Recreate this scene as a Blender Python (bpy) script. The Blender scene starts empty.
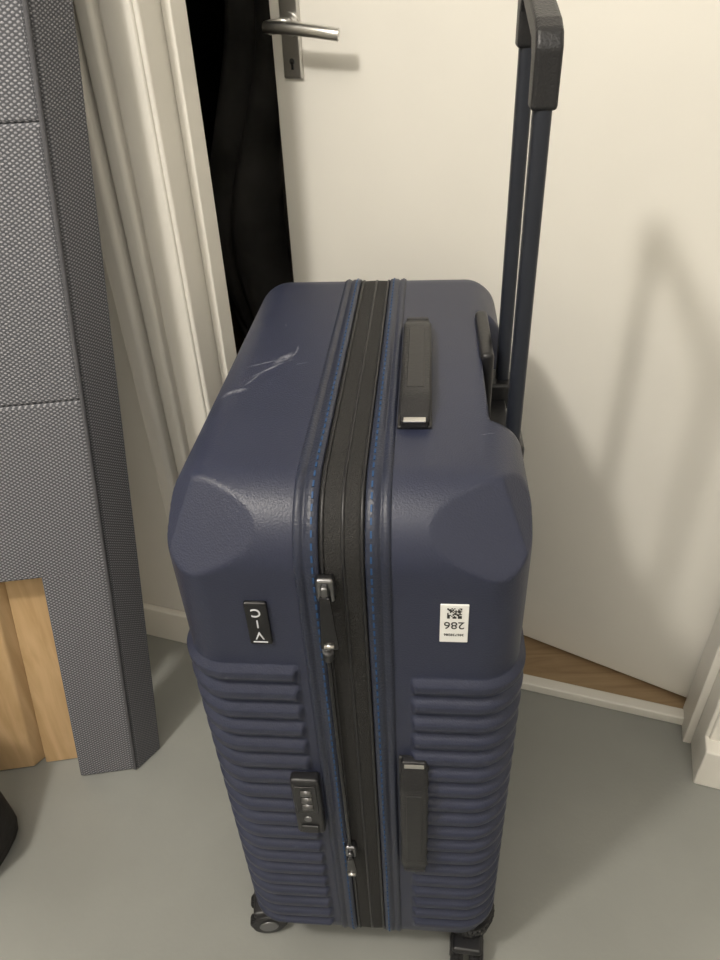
import bpy, bmesh, math, random
from mathutils import Vector, Matrix
random.seed(4)
sc = bpy.context.scene
try:
    sc.view_settings.view_transform = 'Standard'
except Exception: pass

# ---------------------------------------------------------------- materials
def mat(name, col, rough=0.5, metal=0.0, noise=0.0, nscale=20, bump=0.0, bscale=200, col2=None, coat=0.0, spec=None):
    m = bpy.data.materials.new(name); m.use_nodes = True
    nt = m.node_tree; b = nt.nodes['Principled BSDF']
    b.inputs['Roughness'].default_value = rough
    b.inputs['Metallic'].default_value = metal
    if coat: b.inputs['Coat Weight'].default_value = coat
    if spec is not None: b.inputs['Specular IOR Level'].default_value = spec
    tc = nt.nodes.new('ShaderNodeTexCoord')
    n = nt.nodes.new('ShaderNodeTexNoise'); n.inputs['Scale'].default_value = nscale
    n.inputs['Detail'].default_value = 6
    nt.links.new(tc.outputs['Object'], n.inputs['Vector'])
    cr = nt.nodes.new('ShaderNodeValToRGB')
    c2 = col2 if col2 else tuple(c*(1-noise) for c in col)
    cr.color_ramp.elements[0].color = (*c2, 1); cr.color_ramp.elements[0].position = 0.35
    cr.color_ramp.elements[1].color = (*col, 1); cr.color_ramp.elements[1].position = 0.65
    nt.links.new(n.outputs['Fac'], cr.inputs['Fac'])
    nt.links.new(cr.outputs['Color'], b.inputs['Base Color'])
    if bump:
        n2 = nt.nodes.new('ShaderNodeTexNoise'); n2.inputs['Scale'].default_value = bscale
        nt.links.new(tc.outputs['Object'], n2.inputs['Vector'])
        bp = nt.nodes.new('ShaderNodeBump'); bp.inputs['Strength'].default_value = bump
        bp.inputs['Distance'].default_value = 0.002
        nt.links.new(n2.outputs['Fac'], bp.inputs['Height'])
        nt.links.new(bp.outputs['Normal'], b.inputs['Normal'])
    return m

M_white = mat('cream_paint', (0.79,0.765,0.705), 0.42, noise=0.06, nscale=5, bump=0.1, bscale=40)
M_door = mat('door_paint', (0.83,0.805,0.745), 0.40, noise=0.05, nscale=3, bump=0.08, bscale=60)
M_wall = mat('wall_paint', (0.75,0.73,0.68), 0.8, noise=0.05, nscale=4, bump=0.2, bscale=90)
M_floor = mat('grey_vinyl', (0.285,0.29,0.272), 0.36, noise=0.14, nscale=4, bump=0.08, bscale=150)
M_dark = mat('dark_room_shade', (0.03,0.028,0.026), 0.9)  # near-black colour carries the darkness of the unlit far room
M_navy_edge = mat('navy_piping', (0.019,0.024,0.046), 0.42, noise=0.15, bump=0.3, bscale=400)
M_black = mat('black_plastic', (0.012,0.012,0.014), 0.38, bump=0.1)
M_rubber = mat('black_rubber', (0.013,0.013,0.015), 0.42, bump=0.3, bscale=500)
M_gloss = mat('gloss_black', (0.008,0.008,0.01), 0.12)
M_steel = mat('steel', (0.66,0.65,0.63), 0.30, metal=1.0)
M_darksteel = mat('gunmetal', (0.22,0.22,0.23), 0.28, metal=1.0)
M_pole = mat('slate_aluminium', (0.026,0.030,0.042), 0.36, metal=0.3)
M_blue = mat('blue_thread', (0.010,0.06,0.17), 0.6)
M_label = mat('label_paper', (0.82,0.82,0.8), 0.5)
M_ink = mat('black_ink', (0.02,0.02,0.02), 0.6)
M_letter = mat('silver_letters', (0.65,0.66,0.7), 0.4)
M_bag = mat('bag_cloth', (0.018,0.015,0.014), 0.8, bump=0.5, bscale=80)
M_coat = mat('coat_cloth', (0.07,0.066,0.06), 0.95, noise=0.6, nscale=7, bump=0.5, bscale=60)

def shell_mat():
    m = mat('navy_polycarbonate', (0.024,0.029,0.058), 0.40, noise=0.12, nscale=6, bump=0.22, bscale=650)
    nt = m.node_tree; b = nt.nodes['Principled BSDF']
    b.inputs['Roughness'].default_value = 0.42
    tc = nt.nodes.new('ShaderNodeTexCoord')
    n = nt.nodes.new('ShaderNodeTexNoise'); n.inputs['Scale'].default_value = 160; n.inputs['Detail'].default_value = 5
    nt.links.new(tc.outputs['Object'], n.inputs['Vector'])
    n3 = nt.nodes.new('ShaderNodeTexNoise'); n3.inputs['Scale'].default_value = 35
    nt.links.new(tc.outputs['Object'], n3.inputs['Vector'])
    sub = nt.nodes.new('ShaderNodeVectorMath'); sub.operation='MULTIPLY_ADD'
    sub.inputs[1].default_value=(0.010,0.010,0.0)
    nt.links.new(n3.outputs['Color'], sub.inputs[0]); nt.links.new(tc.outputs['Object'], sub.inputs[2])
    r = nt.nodes.new('ShaderNodeValToRGB'); r.color_ramp.elements[0].position = 0.34; r.color_ramp.elements[1].position = 0.58
    nt.links.new(n.outputs['Fac'], r.inputs['Fac'])
    segs=[(-0.088,0.228,48,0.062,0.0040),(-0.116,0.182,12,0.030,0.0120),(-0.071,0.262,78,0.040,0.0030),
          (-0.096,0.240,30,0.045,0.0024),(-0.080,0.250,62,0.040,0.0110),(-0.104,0.205,60,0.030,0.0022),(-0.060,0.238,20,0.018,0.0020),
          (0.115,0.110,20,0.014,0.0016),(-0.09,0.33,100,0.02,0.0012)]
    cur=None
    for (cx,cy,ang,ln,wd_) in segs:
        mp = nt.nodes.new('ShaderNodeMapping'); mp.vector_type='TEXTURE'
        mp.inputs['Location'].default_value=(cx+0.005,cy+0.005,0.763)
        mp.inputs['Rotation'].default_value=(0,0,math.radians(ang))
        mp.inputs['Scale'].default_value=(ln/2,wd_/2,0.03)
        nt.links.new(sub.outputs[0], mp.inputs['Vector'])
        le = nt.nodes.new('ShaderNodeVectorMath'); le.operation='LENGTH'
        nt.links.new(mp.outputs['Vector'], le.inputs[0])
        mr = nt.nodes.new('ShaderNodeMapRange'); mr.inputs['From Min'].default_value=1.0; mr.inputs['From Max'].default_value=0.2
        nt.links.new(le.outputs['Value'], mr.inputs['Value'])
        if cur is None: cur=mr.outputs['Result']
        else:
            mx = nt.nodes.new('ShaderNodeMath'); mx.operation='MAXIMUM'
            nt.links.new(cur, mx.inputs[0]); nt.links.new(mr.outputs['Result'], mx.inputs[1]); cur = mx.outputs[0]
    mul = nt.nodes.new('ShaderNodeMath'); mul.operation='MULTIPLY'
    nt.links.new(cur, mul.inputs[0]); nt.links.new(r.outputs['Color'], mul.inputs[1])
    mul2 = nt.nodes.new('ShaderNodeMath'); mul2.operation='MULTIPLY'; mul2.inputs[1].default_value=0.6
    nt.links.new(mul.outputs[0], mul2.inputs[0])
    mix = nt.nodes.new('ShaderNodeMix'); mix.data_type='RGBA'
    old = b.inputs['Base Color'].links[0].from_socket
    nt.links.new(mul2.outputs[0], mix.inputs['Factor'])
    nt.links.new(old, mix.inputs[6]); mix.inputs[7].default_value=(0.33,0.34,0.39,1)
    nt.links.new(mix.outputs[2], b.inputs['Base Color'])
    return m
M_shell = shell_mat()

def wood_mat(name, c1, c2, sc_=(30,30,2)):
    m = bpy.data.materials.new(name); m.use_nodes=True
    nt=m.node_tree; b=nt.nodes['Principled BSDF']; b.inputs['Roughness'].default_value=0.45
    tc=nt.nodes.new('ShaderNodeTexCoord'); mp=nt.nodes.new('ShaderNodeMapping'); mp.inputs['Scale'].default_value=sc_
    nt.links.new(tc.outputs['Object'],mp.inputs['Vector'])
    n=nt.nodes.new('ShaderNodeTexNoise'); n.inputs['Scale'].default_value=1.5; n.inputs['Detail'].default_value=8; n.inputs['Distortion'].default_value=1.0
    nt.links.new(mp.outputs['Vector'],n.inputs['Vector'])
    cr=nt.nodes.new('ShaderNodeValToRGB'); cr.color_ramp.elements[0].color=(*c1,1); cr.color_ramp.elements[1].color=(*c2,1)
    cr.color_ramp.elements[0].position=.35; cr.color_ramp.elements[1].position=.65
    nt.links.new(n.outputs['Fac'],cr.inputs['Fac']); nt.links.new(cr.outputs['Color'],b.inputs['Base Color'])
    return m
M_pine = wood_mat('pine_wood',(0.52,0.34,0.17),(0.64,0.44,0.24))
M_oak = wood_mat('oak_floor',(0.26,0.17,0.09),(0.36,0.25,0.14),(3,40,40))

def fabric_mat(name,ca_,cb_,scale):
    m = bpy.data.materials.new(name); m.use_nodes=True
    nt=m.node_tree; b=nt.nodes['Principled BSDF']; b.inputs['Roughness'].default_value=0.8
    uv=nt.nodes.new('ShaderNodeTexCoord')
    n0=nt.nodes.new('ShaderNodeTexNoise'); n0.inputs['Scale'].default_value=60
    nt.links.new(uv.outputs['UV'],n0.inputs['Vector'])
    wob=nt.nodes.new('ShaderNodeVectorMath'); wob.operation='MULTIPLY_ADD'; wob.inputs[1].default_value=(0.0012,0.0012,0)
    nt.links.new(n0.outputs['Color'],wob.inputs[0]); nt.links.new(uv.outputs['UV'],wob.inputs[2])
    waves=[]
    for a in (0.6,-0.6):
        mp=nt.nodes.new('ShaderNodeMapping'); mp.inputs['Rotation'].default_value=(0,0,a)
        nt.links.new(wob.outputs[0],mp.inputs['Vector'])
        w_=nt.nodes.new('ShaderNodeTexWave'); w_.wave_type='BANDS'; w_.bands_direction='Y'; w_.inputs['Scale'].default_value=scale
        nt.links.new(mp.outputs['Vector'],w_.inputs['Vector']); waves.append(w_.outputs['Fac'])
    mu=nt.nodes.new('ShaderNodeMath'); mu.operation='MULTIPLY'
    nt.links.new(waves[0],mu.inputs[0]); nt.links.new(waves[1],mu.inputs[1])
    cr=nt.nodes.new('ShaderNodeValToRGB'); cr.color_ramp.elements[0].color=(*ca_,1); cr.color_ramp.elements[1].color=(*cb_,1)
    cr.color_ramp.elements[0].position=0.12; cr.color_ramp.elements[1].position=0.6
    nt.links.new(mu.outputs[0],cr.inputs['Fac'])
    nt.links.new(cr.outputs['Color'],b.inputs['Base Color'])
    bp=nt.nodes.new('ShaderNodeBump'); bp.inputs['Strength'].default_value=0.6; bp.inputs['Distance'].default_value=0.001
    nt.links.new(mu.outputs[0],bp.inputs['Height']); nt.links.new(bp.outputs['Normal'],b.inputs['Normal'])
    return m
M_fabric=fabric_mat('woven_grey_fabric',(0.085,0.088,0.10),(0.33,0.33,0.36),75)
M_fabric_edge=fabric_mat('grey_side_fabric',(0.065,0.067,0.076),(0.24,0.24,0.26),95)
M_piping=mat('grey_piping',(0.09,0.09,0.10),0.8,bump=0.5,bscale=500)

# ---------------------------------------------------------------- helpers
def link(o, parent=None):
    sc.collection.objects.link(o)
    if parent: o.parent = parent
    return o
def mesh_obj(name, verts, faces, m, parent=None, M=None, smooth=False, clean=False):
    me = bpy.data.meshes.new(name)
    if M is not None: verts=[M@Vector(v) for v in verts]
    me.from_pydata([tuple(v) for v in verts],[],faces)
    bm=bmesh.new(); bm.from_mesh(me)
    if clean:
        bmesh.ops.remove_doubles(bm,verts=bm.verts,dist=1e-5)
    bmesh.ops.recalc_face_normals(bm,faces=bm.faces)
    if smooth:
        for f in bm.faces: f.smooth=True
    bm.to_mesh(me); bm.free()
    me.materials.append(m)
    return link(bpy.data.objects.new(name,me),parent)
def box(name, mn, mx, m, parent=None, M=None, bevel=0.0, seg=3):
    x0,y0,z0=mn; x1,y1,z1=mx
    bm=bmesh.new()
    vs=[bm.verts.new(p) for p in [(x0,y0,z0),(x1,y0,z0),(x1,y1,z0),(x0,y1,z0),(x0,y0,z1),(x1,y0,z1),(x1,y1,z1),(x0,y1,z1)]]
    for f in [(0,3,2,1),(4,5,6,7),(0,1,5,4),(1,2,6,5),(2,3,7,6),(3,0,4,7)]: bm.faces.new([vs[i] for i in f])
    if bevel:
        bmesh.ops.bevel(bm,geom=bm.edges[:],offset=bevel,segments=seg,affect='EDGES',profile=0.5)
        for f in bm.faces: f.smooth=True
    bmesh.ops.recalc_face_normals(bm,faces=bm.faces)
    uvl=bm.loops.layers.uv.new('UVMap')
    for f in bm.faces:
        n=f.normal
        for l in f.loops:
            c=l.vert.co
            if abs(n.z)>0.7: l[uvl].uv=(c.x,c.y)
            elif abs(n.y)>abs(n.x): l[uvl].uv=(c.x,c.z)
            else: l[uvl].uv=(c.y,c.z)
    if M is not None: bmesh.ops.transform(bm,matrix=M,verts=bm.verts)
    bmesh.ops.recalc_face_normals(bm,faces=bm.faces)
    me=bpy.data.meshes.new(name); bm.to_mesh(me); bm.free(); me.materials.append(m)
    o=link(bpy.data.objects.new(name,me),parent)
    if bevel:
        try:
            md=o.modifiers.new('wn','WEIGHTED_NORMAL'); md.keep_sharp=False
        except Exception: pass
    return o
def cyl(name, p0, p1, r, m, parent=None, seg=32, r2=None, bevel=0.0):
    p0=Vector(p0); p1=Vector(p1); d=p1-p0
    bm=bmesh.new()
    bmesh.ops.create_cone(bm,cap_ends=True,segments=seg,radius1=r,radius2=r if r2 is None else r2,depth=d.length)
    if bevel:
        es=[e for e in bm.edges if all(abs(abs(v.co.z)-d.length/2)<1e-6 for v in e.verts)]
        bmesh.ops.bevel(bm,geom=es,offset=bevel,segments=3,affect='EDGES')
    q=Vector((0,0,1)).rotation_difference(d.normalized()).to_matrix().to_4x4()
    bmesh.ops.transform(bm,matrix=Matrix.Translation((p0+p1)/2)@q,verts=bm.verts)
    for f in bm.faces: f.smooth = len(f.verts)<=4
    me=bpy.data.meshes.new(name); bm.to_mesh(me); bm.free(); me.materials.append(m)
    return link(bpy.data.objects.new(name,me),parent)
def empty(name, M=None):
    e=bpy.data.objects.new(name,None); e.empty_display_size=0.1
    sc.collection.objects.link(e)
    if M is not None: e.matrix_world=M
    return e
def tube(name, pts, r, m, parent=None, M=None):
    if M is not None: pts=[tuple(M@Vector(p)) for p in pts]
    cu=bpy.data.curves.new(name,'CURVE'); cu.dimensions='3D'; cu.bevel_depth=r; cu.bevel_resolution=4; cu.use_fill_caps=True
    s=cu.splines.new('NURBS'); s.points.add(len(pts)-1); s.use_endpoint_u=True; s.order_u=3
    for p,q in zip(s.points,pts): p.co=(*q,1)
    cu.materials.append(m)
    return link(bpy.data.objects.new(name,cu),parent)

# ---------------------------------------------------------------- camera
CH=1.085; th=math.radians(35.8); ph=math.atan2(40,1000)
F=Vector((0,math.cos(th),-math.sin(th))); Dn=Vector((0,-math.sin(th),-math.cos(th))); R=Vector((1,0,0))
right=R*math.cos(ph)+Dn*math.sin(ph); up=R*math.sin(ph)-Dn*math.cos(ph)
cd=bpy.data.cameras.new('camera'); cam=bpy.data.objects.new('camera',cd); sc.collection.objects.link(cam)
mw=Matrix.Identity(4)
for i in range(3):
    mw[i][0]=right[i]; mw[i][1]=up[i]; mw[i][2]=-F[i]
mw[2][3]=CH
cam.matrix_world=mw
cd.sensor_width=36; cd.lens=721/960*36; cd.clip_start=0.02
sc.camera=cam

# ---------------------------------------------------------------- room (x right along wall, y into the far room)
ca,sa=math.cos(math.radians(19)),math.sin(math.radians(19))
MW=Matrix(((ca,sa,0,0.522),(-sa,ca,0,0.667),(0,0,1,0),(0,0,0,1)))
OW=0.78; OH=2.06; ZC=2.5
box('floor',(-2.6,-3.0,-0.05),(1.5,0.095,0.0),M_floor,M=MW)
w=empty('wall_back')
box('wall_left_part',(-2.6,0.018,0),(-OW-0.02,0.10,ZC),M_wall,w,MW)
box('wall_right_part',(0.02,0.018,0),(1.5,0.10,ZC),M_wall,w,MW)
box('wall_lintel',(-OW-0.02,0.018,OH+0.02),(0.02,0.10,ZC),M_wall,w,MW)
box('wall_left',(-2.7,-3.0,0),(-2.6,0.10,ZC),M_wall,M=MW)
box('wall_right',(1.5,-3.0,0),(1.6,0.10,ZC),M_wall,M=MW)
box('wall_front',(-2.7,-3.1,0),(1.6,-3.0,ZC),M_wall,M=MW)
box('ceiling',(-2.7,-3.1,ZC),(1.6,0.12,ZC+0.05),M_wall,M=MW)
# far dark room
box('floor_far_room',(-1.6,0.10,-0.05),(0.8,2.2,0.012),M_oak,M=MW)
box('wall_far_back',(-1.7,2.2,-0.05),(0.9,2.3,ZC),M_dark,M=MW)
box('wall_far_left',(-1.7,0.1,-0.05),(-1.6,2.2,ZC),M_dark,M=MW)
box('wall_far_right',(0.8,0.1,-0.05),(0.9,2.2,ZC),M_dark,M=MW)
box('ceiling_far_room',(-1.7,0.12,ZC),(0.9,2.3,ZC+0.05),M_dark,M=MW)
# door frame
fr=empty('door_frame')
def architrave(side):
    s=-1 if side=='left' else 1
    x_in = -OW if side=='left' else 0.0
    def seg(nm,a,b,q0,q1,bev):
        xa,xb=sorted((x_in+s*a,x_in+s*b))
        box(nm+'_'+side,(xa,q0,0),(xb,q1,OH+0.08),M_white,fr,MW,bevel=bev)
    seg('lining',0,0.022,0.0,0.105,0.003)
    seg('architrave_inner',0.006,0.046,-0.004,0.017,0.003)
    seg('architrave_mid',0.050,0.072,-0.014,0.017,0.006)
    seg('architrave_outer',0.076,0.104,-0.026,0.017,0.008)
    seg('architrave_back',0.010,0.104,0.002,0.017,0.001)
    xa,xb=sorted((x_in+s*0.0,x_in+s*0.106))
    box('plinth_'+side,(xa,-0.030,0),(xb,0.02,0.085),M_white,fr,MW,bevel=0.003)
    xa,xb=sorted((x_in,x_in-s*0.013))
    box('stop_'+side,(xa,0.045,0.0),(xb,0.080 if side=='left' else 0.106,OH),M_white,fr,MW,bevel=0.002)
architrave('left'); architrave('right')
box('head_lining',(-OW,0.0,OH),(0,0.105,OH+0.02),M_white,fr,MW)
box('head_architrave',(-OW-0.1,-0.01,OH+0.005),(0.1,0.017,OH+0.08),M_white,fr,MW,bevel=0.004)
th_=empty('door_threshold')
box('threshold_edge',(-OW,0.078,0),(0,0.100,0.020),M_white,th_,MW,bevel=0.003)
box('threshold_board',(-OW,0.100,0.0),(0,0.24,0.017),M_oak,th_,MW)
box('baseboard_left',(-2.6,0.004,0),(-OW-0.107,0.018,0.08),M_white,M=MW,bevel=0.003)
box('baseboard_right',(0.107,0.004,0),(1.5,0.018,0.08),M_white,M=MW,bevel=0.003)

# door leaf
dd=Vector((0.848,-0.53,0)).normalized(); dn=Vector((0.53,0.848,0)).normalized()
MD=Matrix(((dd.x,dn.x,0,0.555),(dd.y,dn.y,0,0.782),(0,0,1,0),(0,0,0,1)))
d=empty('door_1',MD)
box('leaf',(-0.772,0,0.024),(0.002,0.040,2.04),M_door,d,bevel=0.002)
hx=-0.735
box('escutcheon',(hx-0.017,-0.006,0.950),(hx+0.015,0.001,1.060),M_steel,d,bevel=0.003)
cyl('lever_neck',(hx,-0.004,1.016),(hx,-0.05,1.016),0.009,M_steel,d)
tube('lever_bar',[(hx-0.010,-0.046,1.016),(hx+0.02,-0.052,1.016),(hx+0.06,-0.05,1.013),(hx+0.095,-0.046,1.009),(hx+0.102,-0.043,1.008)],0.0078,M_steel,d)
cyl('lever_rose',(hx,-0.004,1.016),(hx,-0.012,1.016),0.015,M_steel,d)
cyl('keyhole',(hx,-0.0045,0.972),(hx,-0.0075,0.972),0.004,M_darksteel,d)
box('keyhole_slot',(hx-0.0016,-0.0075,0.962),(hx+0.0016,-0.0045,0.972),M_black,d)
for z in (0.25,1.8):
    cyl('hinge_%d'%int(z*10),(0.006,0.046,z),(0.006,0.046,z+0.09),0.007,M_steel,d)

def coat():
    verts=[];faces=[];n=60;mz=30
    for j in range(mz+1):
        z=0.35+1.35*j/mz
        for i in range(n+1):
            u=i/n
            wdt=0.42+0.1*math.sin(j*0.3)
            x=-0.72+wdt*(u-0.5)*1.5
            y=0.62+0.035*math.sin(u*24+0.6*math.sin(j*0.35))+0.02*math.sin(u*51+j*0.2)-0.05*math.cos((u-.5)*3)
            verts.append((x,y,z))
    for j in range(mz):
        for i in range(n):
            a=j*(n+1)+i; faces.append((a,a+1,a+n+2,a+n+1))
    o=mesh_obj('hanging_coat',verts,faces,M_coat,M=MW,smooth=True)
    s=o.modifiers.new('s','SOLIDIFY'); s.thickness=0.02
coat()

# ---------------------------------------------------------------- upholstered panel leaning on the wall
Xp=Vector((0.99,0.11,0)); Yp=Vector((0.62,0.78,0)); Zp=Vector((0.09,0.115,1))
MP=Matrix(((Xp.x,Yp.x,Zp.x,-0.395),(Xp.y,Yp.y,Zp.y,0.702),(Xp.z,Yp.z,Zp.z,0.0),(0,0,0,1)))
bp_=empty('upholstered_bed_base')
def panel_parts():
    T=0.050
    for i,(z0,z1) in enumerate([(0.405,0.660),(0.660,0.962),(0.962,1.25),(1.25,1.45)]):
        box('padded_section_%d'%(i+1),(-0.80,0.0,z0),(-0.002,T,z1),M_fabric,bp_,MP,bevel=0.005)
    box('fabric_leg',(-0.092,0.001,0.0),(-0.002,T,0.41),M_fabric,bp_,MP,bevel=0.006)
    box('side_border',(-0.004,0.003,0.0),(0.004,T+0.001,1.45),M_fabric_edge,bp_,MP,bevel=0.003)
    tube('seam_piping',[(0.001,0.0,0.005),(0.001,0.0,0.5),(0.001,0.0,1.0),(0.001,0.0,1.45)],0.0028,M_piping,bp_,MP)
    box('pine_board_1',(-0.190,0.052,0.001),(-0.131,0.074,0.44),M_pine,bp_,MP,bevel=0.003)
    box('pine_board_2',(-0.275,0.046,0.001),(-0.203,0.074,0.44),M_pine,bp_,MP,bevel=0.003)
    box('pine_board_3',(-0.80,0.046,0.30),(-0.28,0.072,0.38),M_pine,bp_,MP,bevel=0.003)
    box('pine_board_4',(-0.80,0.046,0.001),(-0.72,0.074,0.44),M_pine,bp_,MP,bevel=0.003)
panel_parts()

def bag():
    verts=[];faces=[];n=40;rows=[(0.0,0.98),(0.03,1.04),(0.1,1.06),(0.2,1.0),(0.27,0.86),(0.32,0.6),(0.34,0.25),(0.345,0.02)]
    for z,s in rows:
        for i in range(n):
            a=2*math.pi*i/n
            c,sn=math.cos(a),math.sin(a)
            k=1+0.05*math.sin(5*a+z*20)
            x=0.12*s*k*math.copysign(abs(c)**0.7,c); y=0.085*s*k*math.copysign(abs(sn)**0.7,sn)
            verts.append((-0.675+x,0.570+y,z+0.001))
    for j in range(len(rows)-1):
        for i in range(n):
            a=j*n+i;b=j*n+(i+1)%n; faces.append((a,b,b+n,a+n))
    faces.append(tuple(range(n))[::-1]); faces.append(tuple(range((len(rows)-1)*n,len(rows)*n)))
    e=empty('black_bag')
    mesh_obj('body',verts,faces,M_bag,e,smooth=True)
    tube('strap',[(-0.74,0.570,0.31),(-0.72,0.570,0.37),(-0.675,0.570,0.39),(-0.63,0.570,0.37),(-0.61,0.570,0.31)],0.008,M_bag,e)
bag()

# ---------------------------------------------------------------- suitcase
MS=Matrix.Translation((-0.0065,0.403,0.0015))@Matrix.Rotation(math.radians(-5.8),4,'Z')@Matrix.Rotation(math.radians(-0.8),4,'Y')
S=empty('suitcase',MS)
L=0.510; Z0=0.055; Z1=0.763; RC=0.062
def profile(nz=200,ny=90,na=26):
    pts=[]
    for i in range(nz):
        z=Z0+RC+(Z1-Z0-2*RC)*i/nz; pts.append((0,z,-1,0))
    for i in range(na):
        a=math.pi-(math.pi/2)*i/na; pts.append((RC+RC*math.cos(a),Z1-RC+RC*math.sin(a),math.cos(a),math.sin(a)))
    for i in range(ny):
        y=RC+(L-2*RC)*i/ny; pts.append((y,Z1,0,1))
    for i in range(na):
        a=math.pi/2-(math.pi/2)*i/na; pts.append((L-RC+RC*math.cos(a),Z1-RC+RC*math.sin(a),math.cos(a),math.sin(a)))
    for i in range(nz):
        z=Z1-RC-(Z1-Z0-2*RC)*i/nz; pts.append((L,z,1,0))
    for i in range(na):
        a=-(math.pi/2)*i/na; pts.append((L-RC+RC*math.cos(a),Z0+RC+RC*math.sin(a),math.cos(a),math.sin(a)))
    for i in range(ny):
        y=L-RC-(L-2*RC)*i/ny; pts.append((y,Z0,0,-1))
    for i in range(na):
        a=-math.pi/2-(math.pi/2)*i/na; pts.append((RC+RC*math.cos(a),Z0+RC+RC*math.sin(a),math.cos(a),math.sin(a)))
    return pts
PR=profile(); NP=len(PR)
def sstep(a,b,x):
    t=max(0,min(1,(x-a)/(b-a))); return t*t*(3-2*t)
def shell(name, sgn, xb, xo, ribx, zt):
    re=0.038; verts=[];faces=[]; rows=[]
    ns=56; na=22; nf=26
    for i in range(ns+1):
        rows.append((xb+(xo-re-xb)*i/ns,0.0,0.0,0.0))
    for i in range(1,na+1):
        a=math.pi/2*i/na; rows.append((xo-re+re*math.sin(a),re*(1-math.cos(a)),math.sin(a),0.0))
    for i in range(1,nf+1): rows.append((xo,re,1.0,i/nf))
    P=0.0262; zb=0.110
    def plane(nv,dep): return (Vector(nv).normalized(),dep)
    near=[plane((0.28,-0.76,0.58),0.0465), plane((0.74,-0.40,0.54),0.0400)]
    far=[plane((0.6,0.5,0.62),0.040)]
    for (x,ins,nx,t) in rows:
        for (y,z,ny,nzv) in PR:
            yy=y-ny*ins; zz=z-nzv*ins
            if t>0: yy=L/2+(yy-L/2)*(1-t)
            c=math.sqrt(max(0,1-nx*nx))
            n=Vector((nx,ny*c,nzv*c))
            if t>0: n=Vector((1,0,0))
            mz=sstep(zb,zb+0.006,zz)*(1-sstep(zt-0.004,zt,zz))
            if t==0: mx=sstep(ribx,ribx+0.006,x)
            else: mx=1
            ph_=(zt-zz)/P
            fr_=ph_-math.floor(ph_)
            h=0.0060*(sstep(0.0,0.16,fr_)*(1-sstep(0.45,1.0,fr_)))
            k=mz*mx*(1-min(1,abs(n.z)*1.5))
            p=Vector((x,yy,zz))+n*h*k
            for cy,pls in ((0,near),(L,far)):
                C=Vector((xo,cy,Z1))
                for nn,dep in pls:
                    dist=(p-C).dot(nn)+dep
                    if dist>0: p-=nn*dist
            if sgn>0:
                if p.x>0.117 and p.z>0.690 and 0.130<p.y<0.365:
                    wx=sstep(0.117,0.122,p.x); wy=sstep(0.130,0.145,p.y)*(1-sstep(0.350,0.365,p.y))
                    p.z=p.z+(0.690-p.z)*wx*wy
            verts.append((sgn*p.x,p.y,p.z))
    nr=len(rows)
    for j in range(nr-1):
        for i in range(NP):
            a=j*NP+i;b=j*NP+(i+1)%NP; faces.append((a,b,b+NP,a+NP))
    faces.append(tuple(range(NP)))
    return mesh_obj(name,verts,faces,M_shell,S,smooth=True,clean=True)
shell('front_shell',-1,0.034,0.146,0.044,0.597)
shell('back_shell',1,0.034,0.146,0.050,0.586)

def ring(name, sec, m, smooth=True, closed=False):
    verts=[];faces=[];k=len(sec)
    for (y,z,ny,nz) in PR:
        for (x,o) in sec: verts.append((x,y+ny*o,z+nz*o))
    for i in range(NP):
        a=i*k;b=((i+1)%NP)*k
        for j in range(k-1 if not closed else k):
            j2=(j+1)%k; faces.append((a+j,a+j2,b+j2,b+j))
    return mesh_obj(name,verts,faces,m,S,smooth=smooth)
M_zip = mat('zip_tape',(0.014,0.0135,0.0135),0.75,noise=0.3,nscale=300,bump=0.6,bscale=700)
ring('gusset',[(-0.022,-0.01),(-0.019,-0.001),(-0.012,0.0),(0,0.0005),(0.012,0),(0.019,-0.001),(0.022,-0.01)],M_zip)
for i,x in enumerate((-0.0150,0.001,0.0155)):
    pts=[(x+0.0015*math.cos(a),0.0003+0.0012*math.sin(a)) for a in [j*math.pi/4 for j in range(8)]]
    ring('zip_coil_%d'%(i+1),pts,M_black if i!=0 else M_rubber,closed=True)
for s,nm in ((-1,'left'),(1,'right')):
    sec=[(s*0.0175,-0.006),(s*0.0178,0.0008),(s*0.0190,0.0022),(s*0.0235,0.0026),(s*0.028,0.0020),(s*0.0292,0.0002),(s*0.0305,0.0014),(s*0.0340,0.0028),(s*0.0370,0.0014),(s*0.0380,-0.002)]
    ring('piping_'+nm,sec,M_navy_edge)
def stitches():
    verts=[];faces=[]
    cum=[0]
    for i in range(NP):
        a=PR[i];b=PR[(i+1)%NP]; cum.append(cum[-1]+math.hypot(b[0]-a[0],b[1]-a[1]))
    tot=cum[-1]
    def at(s):
        s%=tot
        lo=0;hi=NP
        while hi-lo>1:
            md=(lo+hi)//2
            if cum[md]<=s: lo=md
            else: hi=md
        f=(s-cum[lo])/(cum[lo+1]-cum[lo]); a=PR[lo];b=PR[(lo+1)%NP]
        return [a[k]*(1-f)+b[k]*f for k in range(4)]
    n=int(tot/0.0095)
    for sx in (-0.0225,0.0225):
        for i in range(n):
            p=at(i*tot/n);q=at(i*tot/n+0.0052)
            base=len(verts)
            for P_ in (p,q):
                for (dx,o) in ((-0.0007,0.002),(0.0007,0.002),(0.0007,0.0033),(-0.0007,0.0033)):
                    verts.append((sx+dx,P_[0]+P_[2]*o,P_[1]+P_[3]*o))
            b=base
            faces+= [(b,b+1,b+2,b+3),(b+4,b+7,b+6,b+5),(b,b+4,b+5,b+1),(b+1,b+5,b+6,b+2),(b+2,b+6,b+7,b+3),(b+3,b+7,b+4,b)]
    mesh_obj('stitching',verts,faces,M_blue,S)
stitches()

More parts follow.
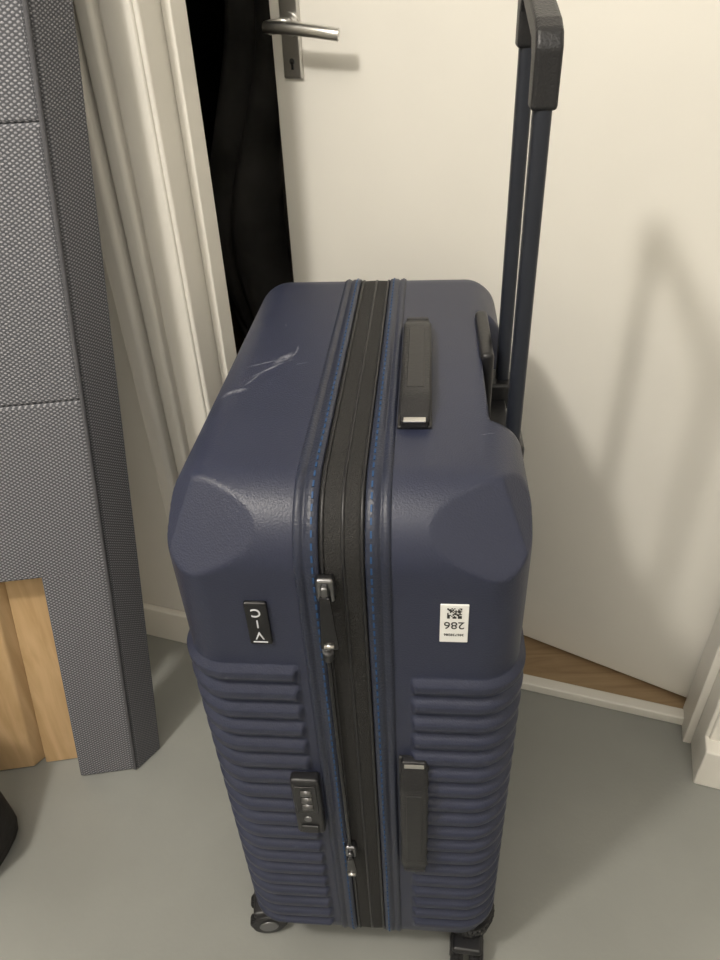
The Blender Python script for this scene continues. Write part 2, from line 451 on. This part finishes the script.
def slider(tag,x,z,ln,k=1.0):
    box('slider_'+tag,(x-0.006*k,-0.010,z-0.008*k),(x+0.006*k,0.0,z+0.012*k),M_darksteel,S,bevel=0.003)
    box('slider_bridge_'+tag,(x-0.0025*k,-0.015,z-0.006*k),(x+0.0025*k,-0.008,z+0.009*k),M_darksteel,S,bevel=0.002)
    v=[];w0,w1=0.0035*k,0.0064*k
    for yy in (-0.0165,-0.0120):
        v+=[(x-w0,yy,z+0.002),(x+w0,yy,z+0.002),(x+w1,yy+0.002,z-ln),(x-w1,yy+0.002,z-ln)]
    o=mesh_obj('pull_'+tag,v,[(0,1,2,3),(4,7,6,5),(0,4,5,1),(1,5,6,2),(2,6,7,3),(3,7,4,0)],M_gloss,S)
    b=o.modifiers.new('b','BEVEL'); b.width=0.0018; b.segments=3
    cyl('pull_pin_'+tag,(x-0.004,-0.0155,z-ln+0.006),(x+0.004,-0.0155,z-ln+0.006),0.002,M_steel,S)
slider('upper',-0.0130,0.692,0.058,1.2)
slider('lower',-0.0145,0.302,0.038)
tube('zip_cord',[(-0.0165,-0.005,0.62),(-0.0165,-0.006,0.5),(-0.0155,-0.006,0.4),(-0.0150,-0.006,0.30)],0.0022,M_gloss,S)
cyl('zip_cord_end',(-0.0165,-0.005,0.612),(-0.0165,-0.005,0.628),0.0045,M_darksteel,S,bevel=0.001)

def handle(tag, M, ln, wd, mets=(-1,1)):
    verts=[];faces=[];n=40;k=12
    for i in range(n+1):
        t=i/n; s=(t-0.5)*ln
        e=min(t,1-t)
        hgt=0.005+0.008*sstep(0,0.16,e)
        hw=wd/2*(0.92+0.08*sstep(0,0.1,e))
        thk=0.007
        for j in range(k):
            a=2*math.pi*j/k+math.pi/k
            cx=math.copysign(abs(math.cos(a))**0.45,math.cos(a))*hw
            cz=math.copysign(abs(math.sin(a))**0.45,math.sin(a))*thk*(0.5)
            verts.append((cx,s,hgt+cz))
    for i in range(n):
        for j in range(k):
            a=i*k+j;b=i*k+(j+1)%k; faces.append((a,b,b+k,a+k))
    faces.append(tuple(range(k))); faces.append(tuple(range(n*k,(n+1)*k)))
    mesh_obj(tag+'_grip',verts,faces,M_rubber,S,M=M,smooth=True)
    box(tag+'_groove',(-wd*0.28,-ln*0.30,0.0155),(wd*0.28,ln*0.30,0.0170),M_black,S,M,bevel=0.0006)
    box(tag+'_base',(-wd/2-0.001,-ln/2-0.003,-0.002),(wd/2+0.001,ln/2+0.003,0.003),M_black,S,M,bevel=0.0015)
    for s in (-1,1):
        y=s*(ln/2+0.0005)
        box(tag+'_end_%d'%(s+2),(-wd/2+0.002,y-0.004,0.001),(wd/2-0.002,y+0.004,0.0095),M_rubber,S,M,bevel=0.002)
        if s in mets:
            box(tag+'_metal_%d'%(s+2),(-wd/2+0.004,y-0.0050,0.0075),(wd/2-0.004,y+0.0015,0.0098),M_steel,S,M,bevel=0.0008)
handle('top_handle',Matrix.Translation((0.053,0.220,Z1)),0.205,0.027,(-1,))
MSH=Matrix.Translation((0.054,0.0,0.372))@Matrix.Rotation(math.radians(90),4,'X')
handle('side_handle',MSH,0.197,0.027,(1,))

# telescopic handle
px=0.1440; py=(0.185,0.305)
for i,y in enumerate(py):
    verts=[];faces=[];k=24
    for z in (0.66,1.000+0.022*i):
        for j in range(k):
            a=2*math.pi*j/k
            verts.append((px+0.0070*math.copysign(abs(math.cos(a))**0.7,math.cos(a)),y+0.0092*math.copysign(abs(math.sin(a))**0.7,math.sin(a)),z))
    for j in range(k): faces.append((j,(j+1)%k,k+(j+1)%k,k+j))
    faces.append(tuple(range(k))); faces.append(tuple(range(k,2*k)))
    mesh_obj('pole_%d'%(i+1),verts,faces,M_pole,S,smooth=True).modifiers.new('e','EDGE_SPLIT')
    box('pole_collar_%d'%(i+1),(px-0.016,y-0.020,0.682),(px+0.010,y+0.020,0.712),M_black,S,bevel=0.004)
box('recess_plate',(0.120,0.145,0.684),(0.147,0.350,0.694),M_black,S,bevel=0.002)
box('handle_housing',(0.115,0.240,0.690),(0.128,0.350,0.770),M_black,S,bevel=0.005)
def grip():
    y0,y1=py[0]-0.0105,py[1]+0.0105
    outer=[(y0,0.990),(y0-0.001,1.030),(y0+0.005,1.040),(y0+0.018,1.046),(y1-0.018,1.072),(y1-0.006,1.070),(y1+0.001,1.060),(y1,1.018)]
    inner=[(y1-0.021,1.018),(y1-0.023,1.044),(y1-0.031,1.053),(y0+0.031,1.031),(y0+0.023,1.021),(y0+0.021,0.990)]
    pts=outer+inner; n=len(pts)
    bm=bmesh.new()
    a=[bm.verts.new((px-0.0095,y,z)) for y,z in pts]; b=[bm.verts.new((px+0.0095,y,z)) for y,z in pts]
    for i in range(n): bm.faces.new((a[i],a[(i+1)%n],b[(i+1)%n],b[i]))
    bm.faces.new(a); bm.faces.new(b[::-1])
    bmesh.ops.recalc_face_normals(bm,faces=bm.faces)
    me=bpy.data.meshes.new('pull_grip'); bm.to_mesh(me); bm.free(); me.materials.append(M_rubber)
    o=link(bpy.data.objects.new('pull_grip',me),S)
    m=o.modifiers.new('b','BEVEL'); m.width=0.003; m.segments=3; m.limit_method='ANGLE'; m.angle_limit=0.5
grip()

# lock
lx=-0.053; lz=0.392
box('lock_body',(lx-0.0145,-0.012,lz-0.048),(lx+0.0145,0.002,lz+0.048),M_black,S,bevel=0.004)
box('lock_window',(lx-0.011,-0.0135,lz-0.006),(lx+0.011,-0.0115,lz+0.040),M_gloss,S,bevel=0.001)
for i in range(3):
    zc=lz+0.030-i*0.012
    cyl('lock_dial_%d'%(i+1),(lx-0.004,-0.0115,zc),(lx+0.006,-0.0115,zc),0.0046,M_darksteel,S)
cyl('lock_key',(lx-0.001,-0.010,lz-0.018),(lx-0.001,-0.0135,lz-0.018),0.004,M_darksteel,S)
box('lock_button',(lx-0.009,-0.0145,lz-0.042),(lx+0.009,-0.0115,lz-0.030),M_rubber,S,bevel=0.0015)

def text(name, s, size, loc, m, rot, ext=0.0003):
    c=bpy.data.curves.new(name,'FONT'); c.body=s; c.size=size; c.align_x='CENTER'; c.align_y='CENTER'; c.extrude=ext
    c.materials.append(m); o=bpy.data.objects.new(name,c); o.location=loc; o.rotation_euler=rot
    return link(o,S)
UD=(math.radians(90),math.radians(180),0)
bx=-0.072; bz=0.650
box('badge',(bx-0.0095,-0.0035,bz-0.024),(bx+0.0095,0.002,bz+0.024),M_gloss,S,bevel=0.0018)
box('badge_line',(bx-0.006,-0.0042,bz-0.0205),(bx+0.006,-0.003,bz-0.0198),M_letter,S)
for ch,dz in (('V',-0.012),('I',0.0015),('C',0.0140)):
    text('badge_letter_'+ch,ch,0.0125,(bx,-0.0040,bz+dz),M_letter,UD)
kx=0.086; kz=0.654
box('label',(kx-0.0112,-0.0012,kz-0.0212),(kx+0.0112,0.001,kz+0.0212),M_label,S,bevel=0.0005,seg=1)
text('label_number','286',0.0112,(kx,-0.0014,kz-0.001),M_ink,UD,0.0001)
text('label_small_text','386738286',0.0036,(kx,-0.0014,kz-0.012),M_ink,UD,0.0001)
def qr():
    v=[];f=[];n=11;w=0.0115
    for i in range(n):
        for j in range(n):
            if random.random()<0.52 or (i in (0,n-1) and j in (0,1,n-1)):
                x=kx-w/2+i*w/n; z=kz+0.0065+j*w/n; b=len(v)
                v+=[(x,-0.0015,z),(x+w/n,-0.0015,z),(x+w/n,-0.0015,z+w/n),(x,-0.0015,z+w/n)]; f.append((b,b+1,b+2,b+3))
    mesh_obj('label_code',v,f,M_ink,S)
qr()

# casters
def caster(tag,x,y,ang,off=0.026):
    M=Matrix.Translation((x,y,0))@Matrix.Rotation(math.radians(ang),4,'Z')
    cyl('caster_mount_'+tag,(x,y,0.048),(x,y,0.085),0.028,M_black,S,r2=0.034,bevel=0.004)
    for s in (-1,1):
        c0=M@Vector((s*0.0045,off,0.0255)); c1=M@Vector((s*0.0205,off,0.0255))
        cyl('wheel_%s_%d'%(tag,s+2),c0,c1,0.0255,M_rubber,S,bevel=0.004)
        c2=M@Vector((s*0.0200,off,0.0255)); c3=M@Vector((s*0.0222,off,0.0255))
        cyl('wheel_hub_%s_%d'%(tag,s+2),c2,c3,0.013,M_darksteel,S,bevel=0.001)
    box('fork_'+tag,(-0.004,-0.010,0.020),(0.004,off+0.008,0.052),M_black,S,M,bevel=0.003)
    box('fork_cover_'+tag,(-0.019,-0.014,0.044),(0.019,off+0.018,0.056),M_black,S,M,bevel=0.005)
caster('a',-0.114,0.052,100,0.034)
caster('b',0.123,0.042,176)
caster('c',-0.100,0.44,150)
caster('d',0.108,0.42,160)

# ---------------------------------------------------------------- lights
def light(name,typ,loc,power,col,size=0.2,target=None):
    l=bpy.data.lights.new(name,typ); l.energy=power; l.color=col
    if typ=='POINT': l.shadow_soft_size=size
    else: l.size=size
    o=bpy.data.objects.new(name,l); o.location=loc; sc.collection.objects.link(o)
    if target is not None:
        o.rotation_euler=(Vector(target)-Vector(loc)).to_track_quat('-Z','Y').to_euler()
    return o
light('ceiling_light','POINT',(-0.85,-0.20,2.25),81,(1.0,0.945,0.86),0.08)
light('fill_light','AREA',(0.3,-1.2,2.45),13,(1.0,0.96,0.90),0.9,(0.3,-1.2,0))  # added fill, stands for no actual lamp; lifts the general brightness
wd=bpy.data.worlds.new('world'); sc.world=wd; wd.use_nodes=True
wd.node_tree.nodes['Background'].inputs[0].default_value=(0.9,0.85,0.78,1)
wd.node_tree.nodes['Background'].inputs[1].default_value=0.15
